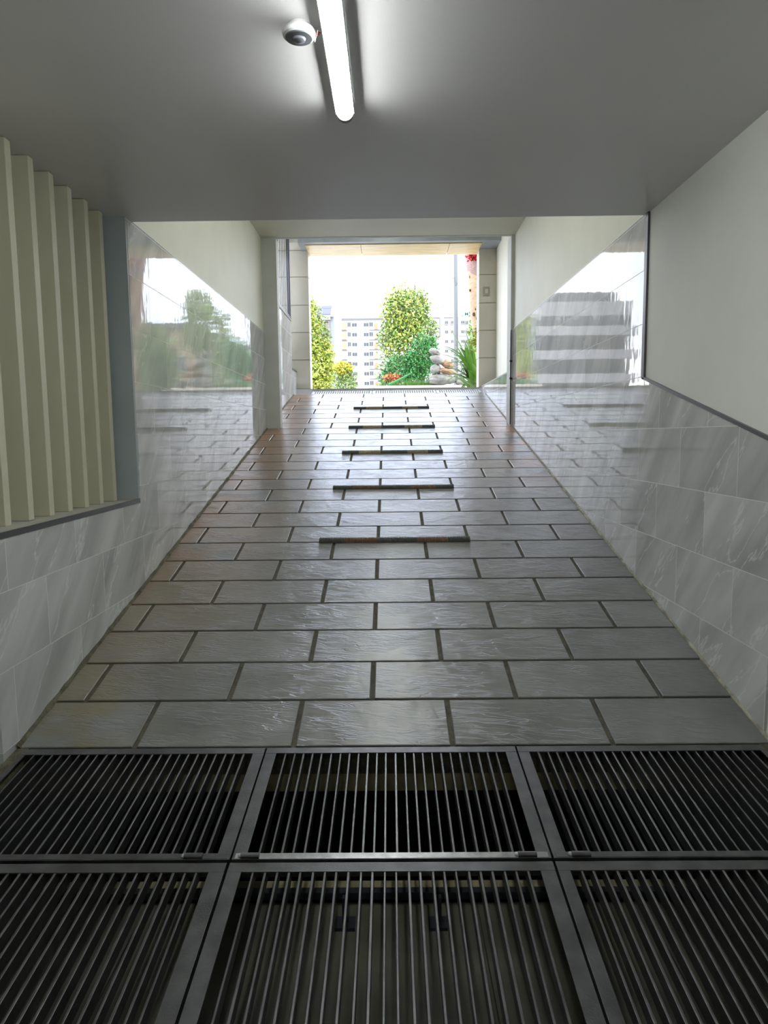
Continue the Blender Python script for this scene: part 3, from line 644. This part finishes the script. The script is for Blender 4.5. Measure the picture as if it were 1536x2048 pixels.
# thick trunk right beside the exit
th = thing('thick_trunk', 'thick peach-barked trunk with grey sheath at the right edge of the opening', 'tree', (1.76, 12.6, ZT))
prof = [(1.78, 2.0, .17), (1.78, 2.6, .19), (1.775, 2.95, .245), (1.77, 3.3, .32), (1.765, 3.8, .345), (1.76, 4.2, .38), (1.76, 4.6, .40), (1.76, 5.2, .36), (1.76, 5.8, .26)]
q = MB(); q.tube([(x, 12.6, z) for x, z, r in prof], [r for x, z, r in prof], 24, cap=True)
o = q.build('trunk', M['palm'], th, smooth=True)
q = MB(); vs = []; fs = []; seg = 24
for i, (z, r) in enumerate(((3.75, .348), (4.1, .38), (4.5, .405), (5.0, .40), (5.6, .33))):
    for k in range(seg):
        a = 2 * pi * k / seg; zz = z + (.28 * (-cos(a)) if i == 0 else 0) + (.1 * -cos(a) if i == 1 else 0)
        vs.append((1.76 + (r + .012) * cos(a), 12.6 + (r + .012) * sin(a), zz))
for i in range(4):
    for k in range(seg): k2 = (k + 1) % seg; fs.append((i * seg + k, i * seg + k2, (i + 1) * seg + k2, (i + 1) * seg + k))
q.add(vs, fs); q.build('sheath', M['palmG'], th, smooth=True)
for i, (z, dx, r) in enumerate(((3.95, -.32, .028), (3.72, -.33, .018), (3.30, -.27, .026), (3.22, -.22, .020), (3.38, -.24, .016), (3.12, -.2, .014), (3.05, -.17, .018))):
    yy = 12.6 - math.sqrt(max(.34 ** 2 - dx ** 2, .02)) * .92
    MB().lathe([(.001, -r * 1.3), (r * .8, -r), (r, 0), (r * .8, r), (.001, r * 1.3)], (1.765 + dx, yy + .02, z), 8).build('bark_scar', M['scar'], th, smooth=True)
leaves(260, blob([((1.47, 12.24, 4.24), (.12, .08, .08))], .2), .05, 41, .8).build('red_flowers', M['red'], th)
leaves(240, blob([((1.56, 12.3, 2.85), (.14, .1, .28))], .3), .09, 42, .35).build('foliage', M['leafY'], th)
# pole
th = thing('street_pole', 'tall grey street pole rising out of the top of the opening', 'pole', (2.66, 28, ZT))
MB().tube([(2.67, 28, ZT), (2.67, 28, 5.0), (2.64, 28, 10.5)], [.095, .088, .07], 16).build('pole', M['pole'], th, smooth=True)
q = MB().tube([(2.55, 27.9, 7.35), (2.62, 27.9, 7.12), (2.65, 27.9, 7.05)], .012, 6).tube([(2.82, 27.9, 7.4), (2.74, 27.9, 7.15), (2.66, 27.9, 7.05)], .012, 6); q.build('bracket', M['pole'], th)

# ------------------------------------------------------------------ buildings
def boxp(name, m_, th, a, b_): return MB().box(a, b_).build(name, M[m_], th)
def win(th, x, z, w_, h, y, m_='bwin', depth=.25):
    q = MB().box((x - w_ / 2 - .12, y - .10, z - h / 2 - .12), (x + w_ / 2 + .12, y + .02, z + h / 2 + .12)); f = q.build('window', M['bwall'], th)
    g = MB().box((x - w_ / 2, y - .14, z - h / 2), (x - .05, y - .11, z + h / 2)).box((x + .05, y - .14, z - h / 2), (x + w_ / 2, y - .11, z + h / 2)).build('pane', M[m_], f)
th = thing('apartment_block', 'white apartment block with window columns left of the middle tree', 'building', (-8.5, 206, -7))
boxp('wall', 'bwall', th, (-15, 200, -7), (-1.5, 212, 34.4)); boxp('parapet', 'frame', th, (-15.2, 199.7, 34.4), (-1.3, 212, 35.2))
boxp('cornice', 'bgrey', th, (-15.1, 199.8, 33.95), (-1.4, 200.2, 34.12))
for k in range(8):
    z = 32.6 - 2.72 * k
    win(th, -9.6, z, 1.3, .9, 200); win(th, -6.3, z, 1.3, .9, 200)
    win(th, -4.9, z + .1, .95, 1.1, 200)
    if k % 1 == 0: win(th, -11.1, z + .1, .8, 1.1, 200)
    boxp('balcony_panel', 'btan', th, (-14.2, 199.7, z - 1.35), (-11.9, 200, z + .7)) if k < 3 else boxp('balcony_panel', 'frame', th, (-14.2, 199.7, z - 1.35), (-11.9, 200, z + .2))
    boxp('balcony_panel', 'bor' if k % 2 == 0 else 'btan', th, (-3.9, 199.7, z - 1.3), (-3.1, 200, z + .3))
    boxp('floor_band', 'bgrey', th, (-15, 199.75, z - 1.62), (-11.7, 200, z - 1.5)); boxp('floor_band', 'bgrey', th, (-5.5, 199.75, z - 1.5), (-1.5, 200, z - 1.42))
th = thing('long_white_block', 'long white building with teal roof signs right of the middle tree', 'building', (20, 206, -7))
boxp('wall', 'bwall', th, (11.5, 200, -7), (30, 212, 32.0)); boxp('roof_block', 'bwall', th, (11.5, 200.5, 32), (19, 210, 34.4)); boxp('roof_block', 'bwall', th, (19, 200.3, 32), (30, 210, 34.5))
boxp('roof_edge', 'bgrey', th, (11.5, 200.3, 34.3), (14.4, 200.5, 34.5)); boxp('roof_edge', 'bgrey', th, (15.7, 200.3, 34.3), (18.4, 200.5, 34.5)); boxp('downpipe', 'bgrey', th, (14.4, 199.8, 29), (14.6, 200, 36))
for k in range(6):
    z = 33.0 - 2.65 * k; yy = 200.2 if k == 0 else 200
    for x, w_ in ((16.4, .8), (18.0, .6), (21.0, .95), (22.1, .7), (13.0, .9)): win(th, x, z, w_, .75, yy)
    boxp('floor_band', 'bgrey', th, (19.8, yy - .1, z - 1.2), (23.4, yy, z - 1.12))
def text(body, x, y, z, size, m_, th, nm):
    cu = bpy.data.curves.new(nm, 'FONT'); cu.body = body; cu.size = size; cu.extrude = .08; cu.offset = .015
    o = bpy.data.objects.new(nm, cu); C.objects.link(o); dg = bpy.context.evaluated_depsgraph_get()
    me = bpy.data.meshes.new_from_object(o.evaluated_get(dg)); bpy.data.objects.remove(o)
    me.transform(Matrix.Translation((x, y, z)) @ Matrix.Rotation(pi / 2, 4, 'X')); me.materials.clear(); me.materials.append(m_)
    o = bpy.data.objects.new(nm, me); C.objects.link(o); o.parent = th; o.matrix_parent_inverse = Matrix.Translation(-th.location); return o
text('IQMH', 19.75, 200.1, 34.75, 1.55, M['teal'], th, 'sign_letters')
q = MB(); pts = []
for i in range(60):
    t = i / 59; pts.append((12.6 + 3.2 * t, 200.6, 36.9 + .35 * sin(t * 44) + .15 * sin(t * 17) + t * .5 + (.5 if .42 < t < .47 or t > .93 else 0)))
q.tube(pts, .09, 5); q.build('roof_script', mat('pale_teal_script', (.05, .12, .12, 1), .5), th)
boxp('sign_post', 'frame', th, (13, 200.7, 34.4), (13.1, 200.8, 37)); boxp('sign_post', 'frame', th, (15.4, 200.7, 34.4), (15.5, 200.8, 37))
# solar house
th = thing('solar_house', 'grey house with a sloping roof of solar panels behind the left tree', 'house', (-6.2, 62, ZT))
q = MB(); q.prism_x([(60, ZT), (70, ZT), (70, 13.5), (61.6, 13.2), (60, 11.35)], -9.5, -4.62); q.build('wall', M['hgrey'], th)
boxp('gable', 'frame', th, (-9.5, 59.8, 11.05), (-4.9, 60, 11.3)); boxp('cladding', 'hwood', th, (-5.85, 59.9, 8.7), (-4.95, 60, 11.0))
for r_ in range(2):
    for c_ in range(3):
        x1 = -4.85 - c_ * .78; q = MB()
        y0, z0 = 59.75 + .8 * r_, 11.5 + .62 * r_; y1, z1 = y0 + .75, z0 + .58
        q.add([(x1 - .74, y0, z0), (x1, y0, z0), (x1, y1, z1), (x1 - .74, y1, z1), (x1 - .74, y0, z0 - .05), (x1, y0, z0 - .05), (x1, y1, z1 - .05), (x1 - .74, y1, z1 - .05)], [(0, 1, 2, 3), (7, 6, 5, 4), (0, 4, 5, 1), (1, 5, 6, 2), (2, 6, 7, 3), (3, 7, 4, 0)])
        q.build('solar_panel', M['solar'], th)
q = MB(); q.add([(-9.6, 59.7, 11.38), (-4.6, 59.7, 11.38), (-4.6, 61.5, 12.78), (-9.6, 61.5, 12.78), (-9.6, 59.7, 11.28), (-4.6, 59.7, 11.28), (-4.6, 61.5, 12.68), (-9.6, 61.5, 12.68)], [(0, 1, 2, 3), (7, 6, 5, 4), (0, 4, 5, 1), (1, 5, 6, 2), (2, 6, 7, 3), (3, 7, 4, 0)]); q.build('roof', M['frame'], th)
boxp('wall_return', 'frame', th, (-4.62, 60.2, ZT), (-4.2, 62, 8.6))
# banded building left of the exit, seen mirrored in the right wall
th = thing('banded_block', 'pale building with banded balconies left of the exit, mirrored in the right wall tiles', 'building', (-22, 102, -7))
boxp('wall', 'bwall', th, (-29.4, 95, -7), (-15.5, 108, 18.8)); boxp('roof_storey', 'bgrey', th, (-27.5, 95.5, 18.8), (-19, 106, 20.1))
for k in range(6):
    z = 16.1 - 3.1 * k
    boxp('balcony_band', 'bwall', th, (-29.6, 93.4, z - 1.9), (-15.3, 95, z - .7)); boxp('balcony_shadow', 'bgrey', th, (-29.4, 94.9, z - .7), (-15.5, 95, z + .3))
    for x in (-28.2, -25.9, -23.4, -20.9, -18.4): win(th, x, z + .1, 1.5, 1.4, 94.9)
# pinkish house right of the exit, seen mirrored in the left wall
th = thing('peach_house', 'peach and white house right of the exit, mirrored in the left wall tiles', 'house', (17, 62, ZT))
boxp('wall', 'btan', th, (13.5, 60, ZT), (19.5, 70, 10.5)); boxp('roof', 'bgrey', th, (13.2, 59.6, 10.5), (19.8, 70, 10.9)); boxp('wing', 'bwall', th, (8.8, 61, ZT), (13.5, 70, 9.2))
for z in (4.5, 7.5):
    for x in (10.2, 12.2, 15, 17.5): win(th, x, z, 1.1, 1.2, 60 if x > 13.5 else 61)
